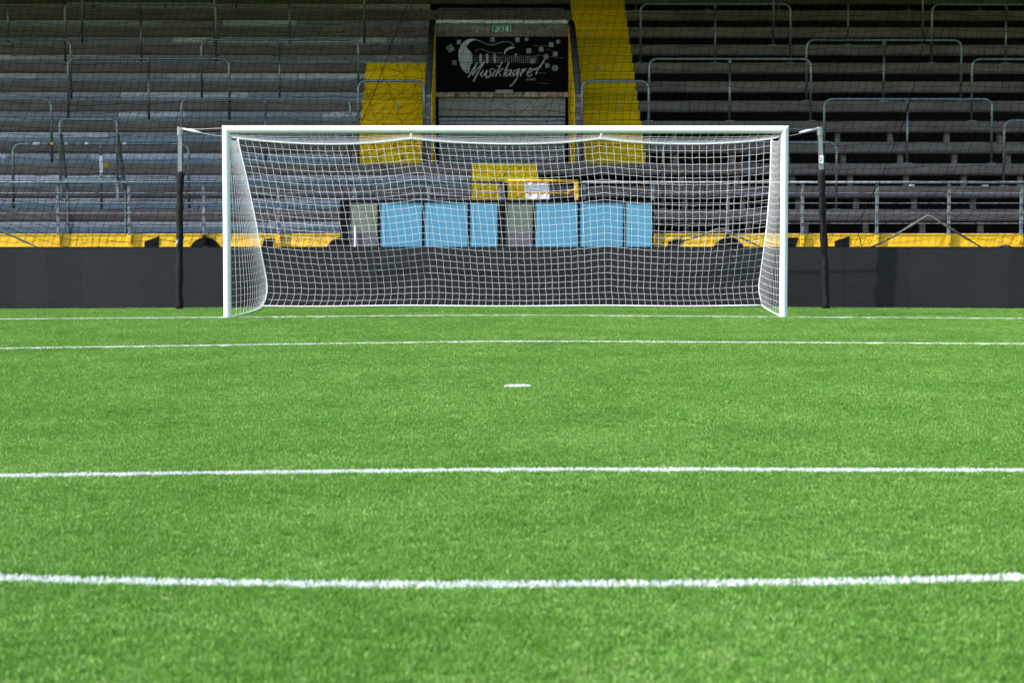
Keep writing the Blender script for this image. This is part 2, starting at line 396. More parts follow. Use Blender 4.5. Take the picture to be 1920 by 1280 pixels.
for cxp, cyp in ((385, 476), (641, 476), (1366, 476)):
    m = MB(); N_ = 32
    for i in range(N_):
        a0, a1 = 2*math.pi*i/N_, 2*math.pi*(i+1)/N_
        q = [pix(cxp+r*math.cos(a), cyp-r*math.sin(a), 6.797) for r, a in ((31, a0), (31, a1), (14, a1), (14, a0))]
        m.poly_y([(p.x, p.z) for p in q], 6.782, 6.7995)
    m.build('numeral', M['black_paint'], fascia_of(px_x(cxp, cyp, 6.8)))
# steel infill in the left half: chequer plate over a galvanised kick plate
for k in range(0, NROW-1):
    if k >= 3 and k < 7: xe = XL0-.005
    elif k < 3: xe = px_x(884, 330, YK(3))
    elif k < 10: xe = XL1-.01
    else: xe = VL-.01
    x = -16.2+random.uniform(0, 1.5); yb = YK(k+1)+.035
    while x < xe-.02:
        w = random.choice((1.25, 1.5, 2.4, 2.5, 3.0)); x1 = min(x+w, xe)
        if xe-x1 < .4: x1 = xe
        zc = HK(k)+.098; t = R(random.uniform(.8, 2.4)) if k < 7 else R(random.uniform(1.8, 3.2)); zt = HK(k+1)-.206
        m = MB(); dz = zt-zc
        m.prism_x([(yb, zc), (yb-math.tan(t)*dz, zt), (yb+.01, zt), (yb+.01, zc)], x+.003, x1-.003)
        m.build('chequer_plate', M['chequer'], stand)
        m = MB(); m.bevbox(x+.003, x1-.003, yb-.026, yb-.003, HK(k)+.003, zc-.004, .004); m.build('kick_plate', M['galv'], stand)
        x = x1
# little concrete stools that carry the steps, seen in the open gaps on the right
for k in range(0, 5):
    for n in range(2, 12):
        x = n+.16+random.uniform(-.03, .03)
        if x < XR1+.1: continue
        m = MB(); m.prism_x([(YK(k+1)+.15, HK(k)+.002), (YK(k+1)+.19, HK(k+1)-.104), (YK(k+1)+.30, HK(k+1)-.104), (YK(k+1)+.30, HK(k)+.002)], x-.045, x+.045)
        m.build('bracket', M['concrete'], stand)
# yellow stairs: two steps to each row
def stair(x0, x1, k0, k1):
    for k in range(k0, k1):
        for hh in (0, 1):
            y = YK(k)+.365+.365*hh; z = HK(k)+.2+.2*hh
            m = MB(); m.prism_x([(y+.06, z-.198), (y, z-.05), (y-.034, z-.042), (y-.034, z-.004), (y-.030, z), (y+.328, z), (y+.328, z-.198)], x0, x1)
            o = m.build('stair_step', M['yellow'], stand)
    return
stair(XL0, XL1-.004, 3, 7); stair(XR0+.004, XR1, 3, NROW-1)
m = MB(); m.box(XL0, XL1-.004, YK(7)+.331, YK(7)+.66, HK(7)+.002, HK(7)+.198); m.build('stair_step', M['yellow'], stand)
m = MB(); m.box(XL0, XL1-.004, YK(8)-.03, YK(8)-.003, HK(7)+.2, HK(8)-.002); m.build('stair_step', M['yellow'], stand)
for i in range(6):                                        # middle flight from the entrance down to the gate
    xa, xb = px_x(885, 330, 8.9), px_x(1008, 330, 8.9); z = HK(3)-.2*i; y = YK(3)-.012-.36*i
    if z < .9: break
    m = MB(); m.bevbox(xa, xb, y, y+.358, z-.199, z, .004); m.build('stair_step', M['yellow'], stand)
for x, k in ((1.9, 8), (2.2, 6), (1.75, 10), (-1.9, 6)):
    m = MB(); m.poly_y([(x+.035*math.cos(a), HK(k)-.1+.03*math.sin(a)) for a in np.linspace(0, 6, 9)], YK(k)-.004, YK(k)-.0005); m.build('worn_spot', M['lintel'], stand)
# entrance: side walls, front wall with lintel, shutter
VY = 12.0
for sx, nm in ((-1, 'side_wall'), (1, 'side_wall')):
    xi, xo = (-1.23, -1.355) if sx < 0 else (1.30, 1.425)
    yf = 9.15; zt = pix(800, 175, yf).z; zb = pix(810, 46, VY).z
    m = MB(); m.prism_x([(yf, HK(3)-.15), (yf, zt), (VY+.2, zb), (VY+.2, HK(3)-.15)], min(xi, xo), max(xi, xo))
    m.build('side_wall', M['concrete'], stand)
    m = MB(); e = xi+sx*-.003; m.prism_x([(yf+.002, HK(3)), (yf+.002, zt-.002), (VY, zb-.002), (VY, HK(3))], min(e, e-sx*.01), max(e, e-sx*.01))
    m.build('wall_lining', M['yellow'], stand)
    m = MB(); xm = (xi+xo)/2; m.tube([(xm, yf-.01, zt+.0), (xm, VY+.1, zb+.03)], .05, 10); m.build('handrail', M['rail_dark'], stand, True)
    for zz, r_ in ((pix(800, 180, yf).z, .045), (pix(800, 197, yf).z, .05), (pix(800, 221, yf).z, .04)):
        m = MB(); xs_ = xm+random.uniform(-.02, .02)
        m.poly_y([(xs_+r_*math.cos(a*math.pi/5), zz+r_*.8*math.sin(a*math.pi/5)) for a in range(10)], yf-.004, yf-.001)
        m.build('sticker', M['sticker'], stand)
    m = MB(); xd = xi-sx*.012; m.box(min(xd, xd-sx*.055), max(xd, xd-sx*.055), VY-.10, VY-.012, HK(3), pix(815, 182, VY).z); m.build('door_jamb', M['black_frame'], stand)
def wallbox(name, ya, yb_, y0, y1, mt, parent=stand, bev=.004, xa=-1.215, xb=1.285):
    z1, z0 = pix(940, ya, y0).z, pix(940, yb_, y0).z
    m = MB(); m.bevbox(xa, xb, y0, y1, z0, z1, bev); return m.build(name, mt, parent)
wallbox('parapet_wall', 45.5, 69, VY-.02, VY+.2, M['concrete'])
wallbox('parapet_plate', 37.5, 45, VY-.03, VY+.01, M['chequer'])
wallbox('rust_beam', 173, 182, VY-.16, VY+.1, M['rust'])
wallbox('lintel', 183, 207, VY+.0, VY+.1, M['lintel']); wallbox('lintel', 207.6, 218, VY-.006, VY+.1, M['lintel'])
sh = wallbox('shutter', 219, 330, VY+.05, VY+.09, M['black_frame'])
yy = 220.5
while yy < 318:
    z1, z0 = pix(940, yy, VY+.03).z, pix(940, yy+6.6, VY+.03).z
    m = MB(); m.prism_x([(VY+.045, z0), (VY+.022, z0+.012), (VY+.012, (z0+z1)/2), (VY+.022, z1-.012), (VY+.045, z1), (VY+.055, z0)], -1.16, 1.23)
    m.build('slat', M['shutter'], sh); yy += 7.5
p = pix(945, 173, VY-.2)
m = MB(); m.tube([(p.x-.165, VY-.20, p.z), (p.x-.155, VY-.205, p.z), (p.x+.15, VY-.205, p.z+.005), (p.x+.17, VY-.2, p.z)], [.03, .045, .042, .028], 10)
m.build('lamp_fitting', M['lintel'], stand, True)
# roof, rear wall; board under the roof edge and ends added to block light
m = MB(); m.box(-32, 32, 5.12, 20, 6.5, 6.8); m.build('roof', M['roof'], stand)
m = MB(); m.box(-32, 32, 5.10, 5.118, 6.25, 6.78); m.build('sky_block_board', M['roof'], stand)  # unseen board, added to keep skylight off the upper rows
m = MB(); m.box(-32, 32, YK(NROW)+1.0, YK(NROW)+1.2, -.1, 6.5); m.build('rear_wall', M['dark_timber'], stand)
for s in (-1, 1):
    m = MB(); m.box(min(s*21.6, s*21.8), max(s*21.6, s*21.8), 7.2, YK(NROW)+1.0, -.1, 6.5); m.build('side_light_block', M['dark_timber'], stand)  # unseen walls, added to limit light coming in from the sides

# ------------------------------------------------------------------ sign over the entrance
SY = VY-.06
def sg(a, b): return pix(800+a/5.818, 30+b/5.818, SY-.003)       # coordinates read off an enlarged view
def s2(pts): return [(sg(a, b).x, sg(a, b).z) for a, b in pts]
S1 = (sg(1000, 0).x-sg(0, 0).x)/1000
sign = empty('sign_board', (0, SY, 3.2))
tag(sign, 'black advertising board with a white guitar drawing and brush lettering above the entrance', 'sign')
z1, z0 = sg(0, 226).z, sg(0, 824).z
m = MB(); m.bevbox(-1.205, 1.275, SY, VY-.025, z0, z1, .006); m.build('board', M['sign_black'], sign)
D0, D1 = SY-.004, SY-.0005
m = MB(); m.poly_y(s2([(345, 420), (350, 480), (365, 540), (395, 595), (430, 625), (458, 625), (472, 580), (480, 530), (497, 520), (497, 415), (440, 350), (425, 345), (470, 288), (520, 266), (560, 268), (500, 246), (450, 255), (410, 280), (375, 320), (352, 370)]), D0, D1)
m.poly_y(s2([(850, 425), (866, 390), (900, 364), (958, 352), (966, 340), (920, 335), (878, 350), (852, 378), (843, 412)]), D0, D1)
for a in (587, 660, 742): m.poly_y(s2([(a-12, 425), (a, 410), (a+12, 425), (a+12, 508), (a, 524), (a-12, 508)]), D0-.001, D1)
m.build('guitar_drawing', M['ink'], sign)
m = MB()
m.ribbon(s2([(540, 260), (600, 285), (660, 312), (720, 318), (780, 300), (830, 284), (880, 281), (925, 296), (950, 325), (948, 345)]), 8*S1, D0, D1)
m.ribbon(s2([(530, 398), (545, 375), (575, 363), (610, 366), (650, 386), (690, 402), (750, 406), (820, 408)]), 5*S1, D0, D1)
for b in (438, 456, 474, 492, 510): m.ribbon(s2([(480, b), (1215, b+2)]), 2.6*S1, D0-.0012, D1)
for i in range(20): m.ribbon(s2([(770+i*22, 438), (770+i*22, 512)]), 4*S1, D0-.0006, D1)
for b0, b1, c0, c1 in ((1165, 1310, 328, 326), (1195, 1500, 428, 462), (1210, 1300, 625, 622), (1215, 1325, 732, 740), (1230, 1350, 370, 372)):
    m.ribbon(s2([(b0, c0), (b1, c1)]), 3*S1, D0, D1)
m.build('guitar_outline', M['ink_dim'], sign)
strokes = [[(456, 670), (500, 590), (552, 512)], [(552, 512), (522, 580), (500, 648)], [(500, 648), (560, 570), (632, 498)], [(632, 498), (570, 600), (510, 716)],
  [(622, 588), (588, 640), (600, 664), (632, 640), (664, 588)], [(664, 588), (645, 635), (652, 664)],
  [(728, 576), (694, 588), (690, 612), (702, 638), (684, 664), (644, 676)],
  [(752, 586), (728, 630), (716, 662)], [(772, 553), (778, 544)], [(822, 506), (780, 590), (752, 662)], [(838, 572), (782, 614), (800, 640), (806, 662)],
  [(902, 502), (862, 590), (838, 660)],
  [(926, 588), (884, 598), (862, 636), (868, 660), (898, 640), (928, 588)], [(928, 588), (908, 640), (916, 660)],
  [(1004, 586), (962, 596), (938, 636), (946, 656), (976, 638), (1004, 586)], [(1012, 576), (996, 650), (975, 700), (938, 748), (905, 768)],
  [(1052, 578), (1034, 620), (1022, 660)], [(1030, 636), (1060, 596), (1086, 574)],
  [(1100, 630), (1140, 606), (1156, 580), (1132, 574), (1102, 610), (1096, 646), (1114, 662), (1152, 640)],
  [(1292, 462), (1262, 520), (1228, 560), (1206, 600), (1190, 640)], [(1168, 588), (1210, 572), (1246, 558)]]
m = MB()
for i, st in enumerate(strokes):
    n = len(st); m.ribbon(s2(st), [(15+4*math.sin(3*j+i))*S1 for j in range(n)], D0-.0018-.00005*i, D1)
m.build('lettering', M['ink'], sign)
def text(body, a, b, size, mt, parent, y):
    cu = bpy.data.curves.new('lettering', 'FONT'); cu.body = body; cu.size = size; cu.extrude = .001
    o = bpy.data.objects.new('lettering_curve', cu); scene.collection.objects.link(o)
    dg = bpy.context.evaluated_depsgraph_get(); me = bpy.data.meshes.new_from_object(o.evaluated_get(dg))
    bpy.data.objects.remove(o); me.materials.clear(); me.materials.append(mt)
    me.transform(Matrix.Translation((a, y, b)) @ Matrix.Rotation(R(90), 4, 'X'))
    q = bpy.data.objects.new('lettering', me); scene.collection.objects.link(q); q.parent = parent
    q.matrix_parent_inverse = Matrix.Translation(-wloc(parent)); return q
p = sg(1090, 704); text('BOR\u00c5S', p.x, p.z, 31*S1, M['ink'], sign, SY-.003)
for a, b, w, rot, rnd in ((350, 288, 56, 0, 0), (258, 355, 84, 32, 0), (302, 512, 56, 2, 0), (718, 260, 58, 0, 0), (990, 265, 58, 0, 0), (1090, 258, 46, 0, 1), (1357, 315, 60, -4, 0),
      (1435, 282, 46, 20, 0), (1250, 365, 58, 0, 0), (1115, 383, 60, 4, 0), (1402, 415, 58, -3, 0), (1302, 445, 58, 6, 0), (1158, 497, 62, 20, 0), (1317, 542, 58, 2, 0), (1400, 570, 80, 0, 1), (972, 432, 44, 0, 1)):
    c = sg(a, b); m = MB(); w *= S1/2*.86
    n = 14 if rnd else 4; rad = w if rnd else w*1.414
    m.poly_y([(c.x+rad*math.cos(2*math.pi*(i+.5)/n+R(rot)), c.z+rad*math.sin(2*math.pi*(i+.5)/n+R(rot))) for i in range(n)], SY-.011, SY-.0072)
    m.build('sticker', M['sticker'], sign)
# emergency exit sign
ex = empty('exit_sign', pix(940, 55, VY-.03)); tag(ex, 'small green emergency exit sign with white running figure above the black board', 'exit sign')
a, b = pix(923, 46.5, VY-.05), pix(958.5, 61.5, VY-.05)
m = MB(); m.bevbox(a.x, b.x, VY-.05, VY-.021, b.z, a.z, .004); m.build('panel', M['green'], ex)
W, H = b.x-a.x, a.z-b.z
def e2(pts): return [(a.x+W*u, a.z-H*v) for u, v in pts]
m = MB()
for p_ in ([(.03, .06), (.97, .06), (.97, .10), (.03, .10)], [(.03, .90), (.97, .90), (.97, .94), (.03, .94)], [(.015, .06), (.035, .06), (.035, .94), (.015, .94)], [(.965, .06), (.985, .06), (.985, .94), (.965, .94)]):
    m.poly_y(e2(p_), VY-.054, VY-.0495)
m.build('border', M['sticker_white'], ex)
m = MB()
m.poly_y(e2([(.36, .18), (.42, .18), (.42, .32), (.36, .32)]), VY-.054, VY-.0495)
m.ribbon(e2([(.38, .34), (.30, .58), (.24, .80), (.15, .80)]), .05*W, VY-.054, VY-.0495)
m.ribbon(e2([(.30, .58), (.38, .66), (.38, .84)]), .045*W, VY-.0545, VY-.0495)
m.ribbon(e2([(.18, .48), (.24, .36), (.36, .36), (.42, .50)]), .035*W, VY-.055, VY-.0495)
m.build('running_figure', M['sticker_white'], ex)
m = MB(); m.ribbon(e2([(.57, .25), (.57, .65)]), .04*W, VY-.054, VY-.0495); m.poly_y(e2([(.51, .60), (.63, .60), (.57, .80)]), VY-.0545, VY-.0495); m.build('arrow', M['sticker_white'], ex)
m = MB(); m.poly_y(e2([(.72, .2), (.85, .2), (.85, .82), (.72, .82)]), VY-.054, VY-.0495); m.build('door_symbol', M['sticker_white'], ex)
for i, (u, v, r_) in enumerate(((893, 55, .10), (907, 55, .07), (914, 56, .06))):
    c = pix(u, v, VY-.03); m = MB(); k = 11
    m.poly_y([(c.x+r_*random.uniform(.6, 1)*math.cos(2*math.pi*j/k), c.z+r_*.75*random.uniform(.6, 1)*math.sin(2*math.pi*j/k)) for j in range(k)], VY-.0245, VY-.021)
    m.build('graffiti_tag', M['sticker'], stand)

# ------------------------------------------------------------------ crush barriers
def arc_frame(x0, x1, y, zb, zt, r=.14):
    pts = [(x0, y, zb), (x0, y, zt-r)]
    for i in range(1, 7): a = math.pi/2*i/6; pts.append((x0+r-r*math.cos(a), y, zt-r+r*math.sin(a)))
    for i in range(0, 7): a = math.pi/2*(1-i/6); pts.append((x1-r+r*math.cos(a), y, zt-r+r*math.sin(a)))
    pts.append((x1, y, zb)); return pts
def barrier(k, pxl, pxm, pxr, label, h=1.13, yoff=.10, worn=False):
    y = YK(k)+yoff; zb = HK(k); pyb = 388-(HK(k)-1.451)*FPX/(YK(k)+28.2)
    xa, xb = px_x(pxl, pyb-50, y), px_x(pxr, pyb-50, y); e = empty('crush_barrier', ((xa+xb)/2, y, zb))
    tag(e, label, 'barrier', 'crush barriers on the terraces')
    m = MB(); m.tube(arc_frame(xa, xb, y, zb, zb+h), .024, 9); m.build('frame', M['galv_rail'], e, True)
    xl = [xa, xb]
    if pxm is not None:
        xm = px_x(pxm, pyb-50, y); xl.append(xm)
        m = MB(); m.tube([(xm, y, zb), (xm, y, zb+h-.03)], .023, 9); m.build('middle_leg', M['galv_rail'], e, True)
        m = MB(); m.tube([(xm, y, zb+h-.09), (xm, y, zb+h-.02)], .034, 9); m.build('collar', M['galv_light'], e, True)
    for x in xl:
        m = MB(); m.box(x-.075, x+.075, y-.05, y+.05, zb+.0005, zb+.012); m.build('base_plate', M['galv_rail'], e)
    if worn:
        for i in range(13):
            x = xa+.18+(xb-xa)*.62*i/13+random.uniform(-.05, .05); w = random.uniform(.04, .13)
            m = MB(); m.tube([(x, y-.003, zb+h+.003), (x+w, y-.003, zb+h+.003)], .0245, 9)
            m.build('sticker_remnant', random.choice((M['yellow'], M['sticker'], M['sticker_white'], M['sticker'])), e, True)
        xm = px_x(pxm, 310, y)
        m = MB(); m.box(xm-.028, xm+.028, y-.03, y-.024, zb+.62, zb+.9); m.build('sticker_remnant', M['sticker_white'], e)
        m = MB(); m.box(xm+.03, xm+.14, y-.03, y-.026, zb+.70, zb+.80); m.build('yellow_sticker', M['sticker_yellow'], e)
    return e
B = barrier
B(8, 122, 264, 405, 'crush barrier near the top left, its rail level with the top row of steel plates')
B(9, -126, 15, 154, 'crush barrier at the top left corner, only two of its legs in the picture')
B(9, 402, 543, 683, 'crush barrier above the terrace left of the black board, rail out of the picture')
B(11, 175, 310, 443, 'uppermost crush barrier on the left terrace, only leg ends in the picture')
B(6, -160, -10, 133, 'crush barrier cut by the left picture edge, upper of the two there')
B(5, 128, 279, 430, 'long crush barrier in the middle of the left terrace, above the narrow tall frame')
B(6, 378, 524, 672, 'crush barrier left of the yellow stairs, its right leg beside them')
B(3, -225, -60, 97, 'crush barrier cut by the left picture edge, lower of the two there')
B(3, 341, 498, 657, 'crush barrier directly behind the left end of the crossbar')
B(1, 25, 190, 354, 'low crush barrier with yellow and white sticker remnants along its rail', worn=True, h=1.10)
B(3, 672, None, 795, 'short barrier without middle leg across the left yellow stairs', h=1.44)
B(3, 1091, None, 1216, 'short barrier without middle leg across the right yellow stairs', h=1.44)
B(8, 1201, 1341, 1482, 'pale crush barrier high up, just right of the right yellow stairs')
B(5, 1217, 1368, 1520, 'crush barrier behind the right end of the crossbar')
B(6, 1512, 1657, 1802, 'crush barrier in the middle of the right terrace, above the right net pole')
B(8, 1747, 1886, 2026, 'crush barrier at the top right corner, cut by the picture edge')
B(5, 1822, 1972, 2122, 'crush barrier at the right picture edge, middle of three there, only left leg visible')
B(3, 1545, 1701, 1859, 'low crush barrier right of the right net pole, all three legs in view')
B(2, 1882, 2045, 2205, 'lowest crush barrier at the right picture edge')
B(1, 1243, 1405, 1568, 'lowest crush barrier behind the right half of the goal net')
B(9, 1450, 1590, 1730, 'crush barrier on the upper right terrace, rail above the picture')
B(11, 1192, 1326, 1460, 'uppermost crush barrier right of the yellow stairs, only leg ends in view')
B(11, 1704, 1837, 1970, 'uppermost crush barrier at the top right, only leg ends in view')
# guard rail above the entrance
e = empty('guard_rail', (0, VY+.05, 5)); tag(e, 'thin dark guard rail on top of the entrance, above the exit sign', 'railing')
xa, xb = px_x(819, 17, VY+.06), px_x(1061, 17, VY+.06); zt = pix(940, 17, VY+.06).z; zb = pix(940, 45.2, VY+.06).z
m = MB(); m.tube(arc_frame(xa, xb, VY+.06, zb, zt, .1), .02, 8); m.build('frame', M['rail_dark'], e, True)
m = MB(); xm = px_x(940, 30, VY+.06); m.tube([(xm, VY+.06, zb), (xm, VY+.06, zt)], .018, 8); m.build('middle_leg', M['rail_dark'], e, True)
# steel stand for the crowd leader, clamped over the front railing
e = empty('steel_frame', (-6.8, 6.95, HK(0))); tag(e, 'narrow tall grey steel frame with slanted rear legs clamped over the left front railing', 'frame')
yf = 6.86; a = pix(112, 224, yf); b = pix(219, 224, yf); zb = pix(112, 352, yf).z
m = MB(); m.tube(arc_frame(a.x, b.x, yf, zb, a.z, .09), .022, 9); m.build('upright_frame', M['galv_rail'], e, True)
for q, foot in ((a.x, 127), (b.x, 235)):
    zf = pix(q, 375, yf).z
    m = MB(); m.bevbox(q-.03, q+.03, yf-.03, yf+.03, zf, zb+.06, .006); m.build('clamp', M['galv_rail'], e)
    f = pix(foot, 412, YK(1)-.05); m = MB(); m.tube([(q+.01, yf+.03, a.z-.25), (f.x, YK(1)-.05, f.z+.5), (f.x, YK(1)-.05, HK(0)+.005)], .03, 6); m.build('rear_leg', M['galv_rail'], e)
z1, z0 = pix(160, 333, yf).z, pix(160, 340, yf).z
m = MB(); m.bevbox(a.x+.03, b.x-.0, yf+.02, yf+.3, z0, z1, .005); m.build('step_plate', M['galv_rail'], e)

# ------------------------------------------------------------------ front railing and gate
RY = 6.72
def railing(posts, x0, x1, label):
    e = empty('railing', ((x0+x1)/2, RY, .75)); tag(e, label, 'railing', 'front railings of the stand')
    zt = pix(960, 342, RY).z
    m = MB(); m.tube([(x0, RY, zt), (x1, RY, zt)], .023, 9); m.build('top_rail', M['galv_light'], e, True)
    for py in (362, 381, 400, 419):
        z = pix(960, py, RY).z; m = MB(); m.tube([(x0, RY, z), (x1, RY, z)], .008, 6); m.build('rod', M['galv_light'], e)
    for px in posts:
        x = px_x(px, 400, RY); zb = pix(px, 456, RY).z
        m = MB(); m.bevbox(x-.026, x+.026, RY+.012, RY+.062, HK(0)-.02, zt-.01, .005); m.build('post', M['galv_light'], e)
        m = MB(); m.bevbox(x-.03, x+.03, RY-.0, 6.785, zb, HK(0)-.024, .004); m.build('post_foot', M['black_paint'] if px in (382, 1365) else M['yellow_wall'], e)
railing([-312, -172, -32, 108, 242, 382, 522, 664, 804, 940], -14, px_x(946, 340, RY), 'grey steel railing with thin rods along the front of the left terrace')
railing([1096, 1225, 1365, 1505, 1645, 1780, 1916, 2055, 2195], px_x(1092, 340, RY), 14, 'grey steel railing with thin rods along the front of the right terrace')
e = empty('gate', (px_x(1040, 380, RY), RY, .75)); tag(e, 'bright yellow steel gate in the front railing beside the white sheet', 'gate')
xa, xb = px_x(1001, 345, RY-.05), px_x(1081, 345, RY-.05); zt = pix(1040, 340, RY-.05).z
m = MB(); m.tube([(px_x(952, 340, RY-.05), RY-.05, zt+.012), (xb+.03, RY-.05, zt)], .026, 9); m.build('top_bar', M['yellow_metal'], e, True)
m = MB(); m.bevbox(xb-.033, xb+.033, RY-.083, RY-.02, .1, zt-.03, .006); m.build('post', M['yellow_metal'], e)
z = pix(1000, 361, RY-.05).z; m = MB(); m.tube([(px_x(952, 361, RY), RY-.05, z), (xb, RY-.05, z-.015)], .011, 7); m.build('lower_bar', M['yellow_metal'], e)
z = pix(1060, 356, RY-.05).z; m = MB(); m.tube([(xb, RY-.06, z), (xb-.06, RY-.07, z), (xb-.11, RY-.07, z-.03), (xb-.14, RY-.07, z-.01)], .014, 7); m.build('latch', M['yellow_metal'], e, True)
xp = px_x(948, 360, RY-.03); m = MB(); m.bevbox(xp-.035, xp+.035, RY-.06, RY+.01, .1, pix(948, 343, RY).z, .005); m.build('hinge_post', M['black_frame'], e)
# white sheet hung on the gate
a, b = pix(985, 342, RY-.0), pix(1030, 374, RY-.0); m = MB(); nX, nZ = 10, 6; vs = []
for j in range(nZ+1):
    for i in range(nX+1): vs.append((a.x+(b.x-a.x)*i/nX, RY+.004+.006*math.sin(i*1.3+j), a.z+(b.z-a.z)*j/nZ))
fs = [(j*(nX+1)+i, j*(nX+1)+i+1, (j+1)*(nX+1)+i+1, (j+1)*(nX+1)+i) for j in range(nZ) for i in range(nX)]
n = len(vs); m.add(vs, fs); m.add([(x, y+.004, z) for x, y, z in vs], [f[::-1] for f in fs])
e = m.build('white_sheet', M['sheet']); tag(e, 'white rectangular sheet hanging from the yellow gate', 'sheet')

# ------------------------------------------------------------------ low glazed shelters behind the boards
GY = 5.3
def shelter(px0, door, panes, px1, label, smear):
    zt = pix(930, 375, GY).z; zb = -.04; e = empty('glazed_shelter', (px_x((px0+px1)/2, 420, GY), GY, zb)); tag(e, label, 'shelter', 'low glazed shelters behind the boards')
    X = lambda p: px_x(p, 420, GY)
    bars = [(px0, door[0])]+[(door[1], panes[0][0])]+[(panes[i][1], panes[i+1][0]) for i in range(len(panes)-1)]+[(panes[-1][1], px1)]
    m = MB(); m.bevbox(X(px0), X(px1), GY-.03, GY+.9, zt-.035, zt, .006); m.build('roof_frame', M['black_frame'], e)
    for a, b in bars:
        m = MB(); m.bevbox(X(a), X(b), GY-.03, GY+.03, zb, zt-.036, .004); m.build('upright', M['black_frame'], e)
    m = MB(); m.bevbox(X(px0), X(px1), GY-.034, GY+.03, zb, .10, .004); m.build('plinth', M['black_frame'], e)
    for s in (px0, px1):
        x = X(s); m = MB(); m.box(min(x, x+(.02 if s == px0 else -.02)), max(x, x+(.02 if s == px0 else -.02)), GY+.031, GY+.88, zb, zt-.037); m.build('side_panel', M['black_frame'], e)
    m = MB(); m.box(X(px0)+.021, X(px1)-.021, GY+.85, GY+.88, zb, zt-.037); m.build('rear_panel', M['black_frame'], e)
    for a, b in panes:
        m = MB(); m.bevbox(X(a)+.001, X(b)-.001, GY-.012, GY+.01, .101, zt-.037, .003); o = m.build('blue_panel', M['blue'], e)
        m = MB(); m.box(X(a)+.004, X(a)+.075, GY-.0165, GY-.0125, .11, zt-.045); m.build('edge_strip', M['blue_edge'], o)
    zd = pix(680, 436, GY).z
    m = MB(); m.bevbox(X(door[0])+.001, X(door[1])-.001, GY-.01, GY+.01, zd+.001, zt-.037, .003); m.build('door_pane', M['door_smear'] if smear else M['door_green'], e)
    m = MB(); m.bevbox(X(door[0])+.001, X(door[1])-.001, GY-.01, GY+.01, .101, zd-.001, .003); dl = m.build('door_panel', M['door_grey'], e)
    if smear:
        h0 = pix(665.5, 424, GY-.04); m = MB(); m.bevbox(h0.x-.010, h0.x+.010, GY-.05, GY-.03, .4, h0.z, .004); m.build('handle', M['sheet'], dl)
shelter(638, (655, 708), [(713, 791.5), (795.5, 877), (881, 933)], 939, 'low black framed shelter of blue panels, the left one, its door smeared pale', True)
shelter(940, (947, 999), [(1003, 1083), (1087, 1168), (1172, 1222)], 1226, 'low black framed shelter of blue panels, the right one below the yellow gate', False)

# ------------------------------------------------------------------ perimeter LED boards
ledges = [-1500, -904, 90, 587, 1084, 1581, 2575, 3000]
names = ['dark blank LED perimeter board beyond the left picture edge', 'dark blank LED perimeter board at the left picture edge',
 'dark blank LED perimeter board behind the left net pole and left goalpost', 'dark blank LED perimeter board behind the left half of the net, under the left shelter',
 'dark blank LED perimeter board behind the right half of the net, under the right shelter', 'dark blank LED perimeter board behind the right net pole, at the right picture edge',
 'dark blank LED perimeter board beyond the right picture edge']
zt = pix(960, 463, BOARD_Y).z
for i in range(7):
    xa, xb = px_x(ledges[i], 520, BOARD_Y), px_x(ledges[i+1], 520, BOARD_Y)
    if i in (0, 6): continue
    zl = float(zg(np.array((xa+xb)/2), BOARD_Y)); dzt = 0
    e = empty('led_board', ((xa+xb)/2, BOARD_Y, -.06)); tag(e, names[i], 'advertising board', 'perimeter boards')
    m = MB(); m.bevbox(xa+.001, xb-.001, BOARD_Y+.021, BOARD_Y+.14, -.06, zt, .006); m.build('cabinet', M['black_frame'], e)
    n = 16 if i in (1, 5) else 8
    for j in range(n):
        q0, q1 = xa+.001+(xb-xa-.002)*j/n, xa+.001+(xb-xa-.002)*(j+1)/n
        m = MB(); y = BOARD_Y+random.uniform(-.0006, .0006); m.box(q0+.0002, q1-.0002, y, BOARD_Y+.02, -.06, zt-.012); m.build('led_panel', M['led'], e)
    for s in (.2, .8):
        x = xa+(xb-xa)*s; m = MB(); m.tube([(x, BOARD_Y+.14, zt-.15), (x, BOARD_Y+.75, -.1)], .02, 6); m.build('rear_strut', M['galv_rail'], e)

# ------------------------------------------------------------------ goal
goal = empty('football_goal', (0, 0, 0)); tag(goal, 'white football goal frame of two posts and a crossbar standing on the goal line', 'goal')
gx, gz, gr = 3.71, 2.475, .052
def mitre_tube(pts, r, n, cutA, cutB):
    """straight tube whose ends are cut at 45 degrees in the x-z plane"""
    A, Bp = Vector(pts[0]), Vector(pts[1]); t = (Bp-A).normalized(); u = Vector((0, 1, 0)); w = t.cross(u); m = MB()
    for P, c in ((A, cutA), (Bp, cutB)):
        for k in range(n):
            an = 2*math.pi*k/n; off = u*math.cos(an)*r+w*math.sin(an)*r; m.v.append(tuple(P+off+t*(c*off.dot(w))))
    for k in range(n): m.f.append((k, (k+1) % n, n+(k+1) % n, n+k))
    return m
zbL = float(zg(np.array(gx), np.array(0.)))-.02
mitre_tube([(-gx, 0, zbL), (-gx, 0, gz)], gr, 24, 0, 1).build('post', M['white'], goal, True)
mitre_tube([(gx, 0, zbL), (gx, 0, gz)], gr, 24, 0, -1).build('post', M['white'], goal, True)
mitre_tube([(-gx, 0, gz), (gx, 0, gz)], gr, 24, -1, 1).build('crossbar', M['white'], goal, True)
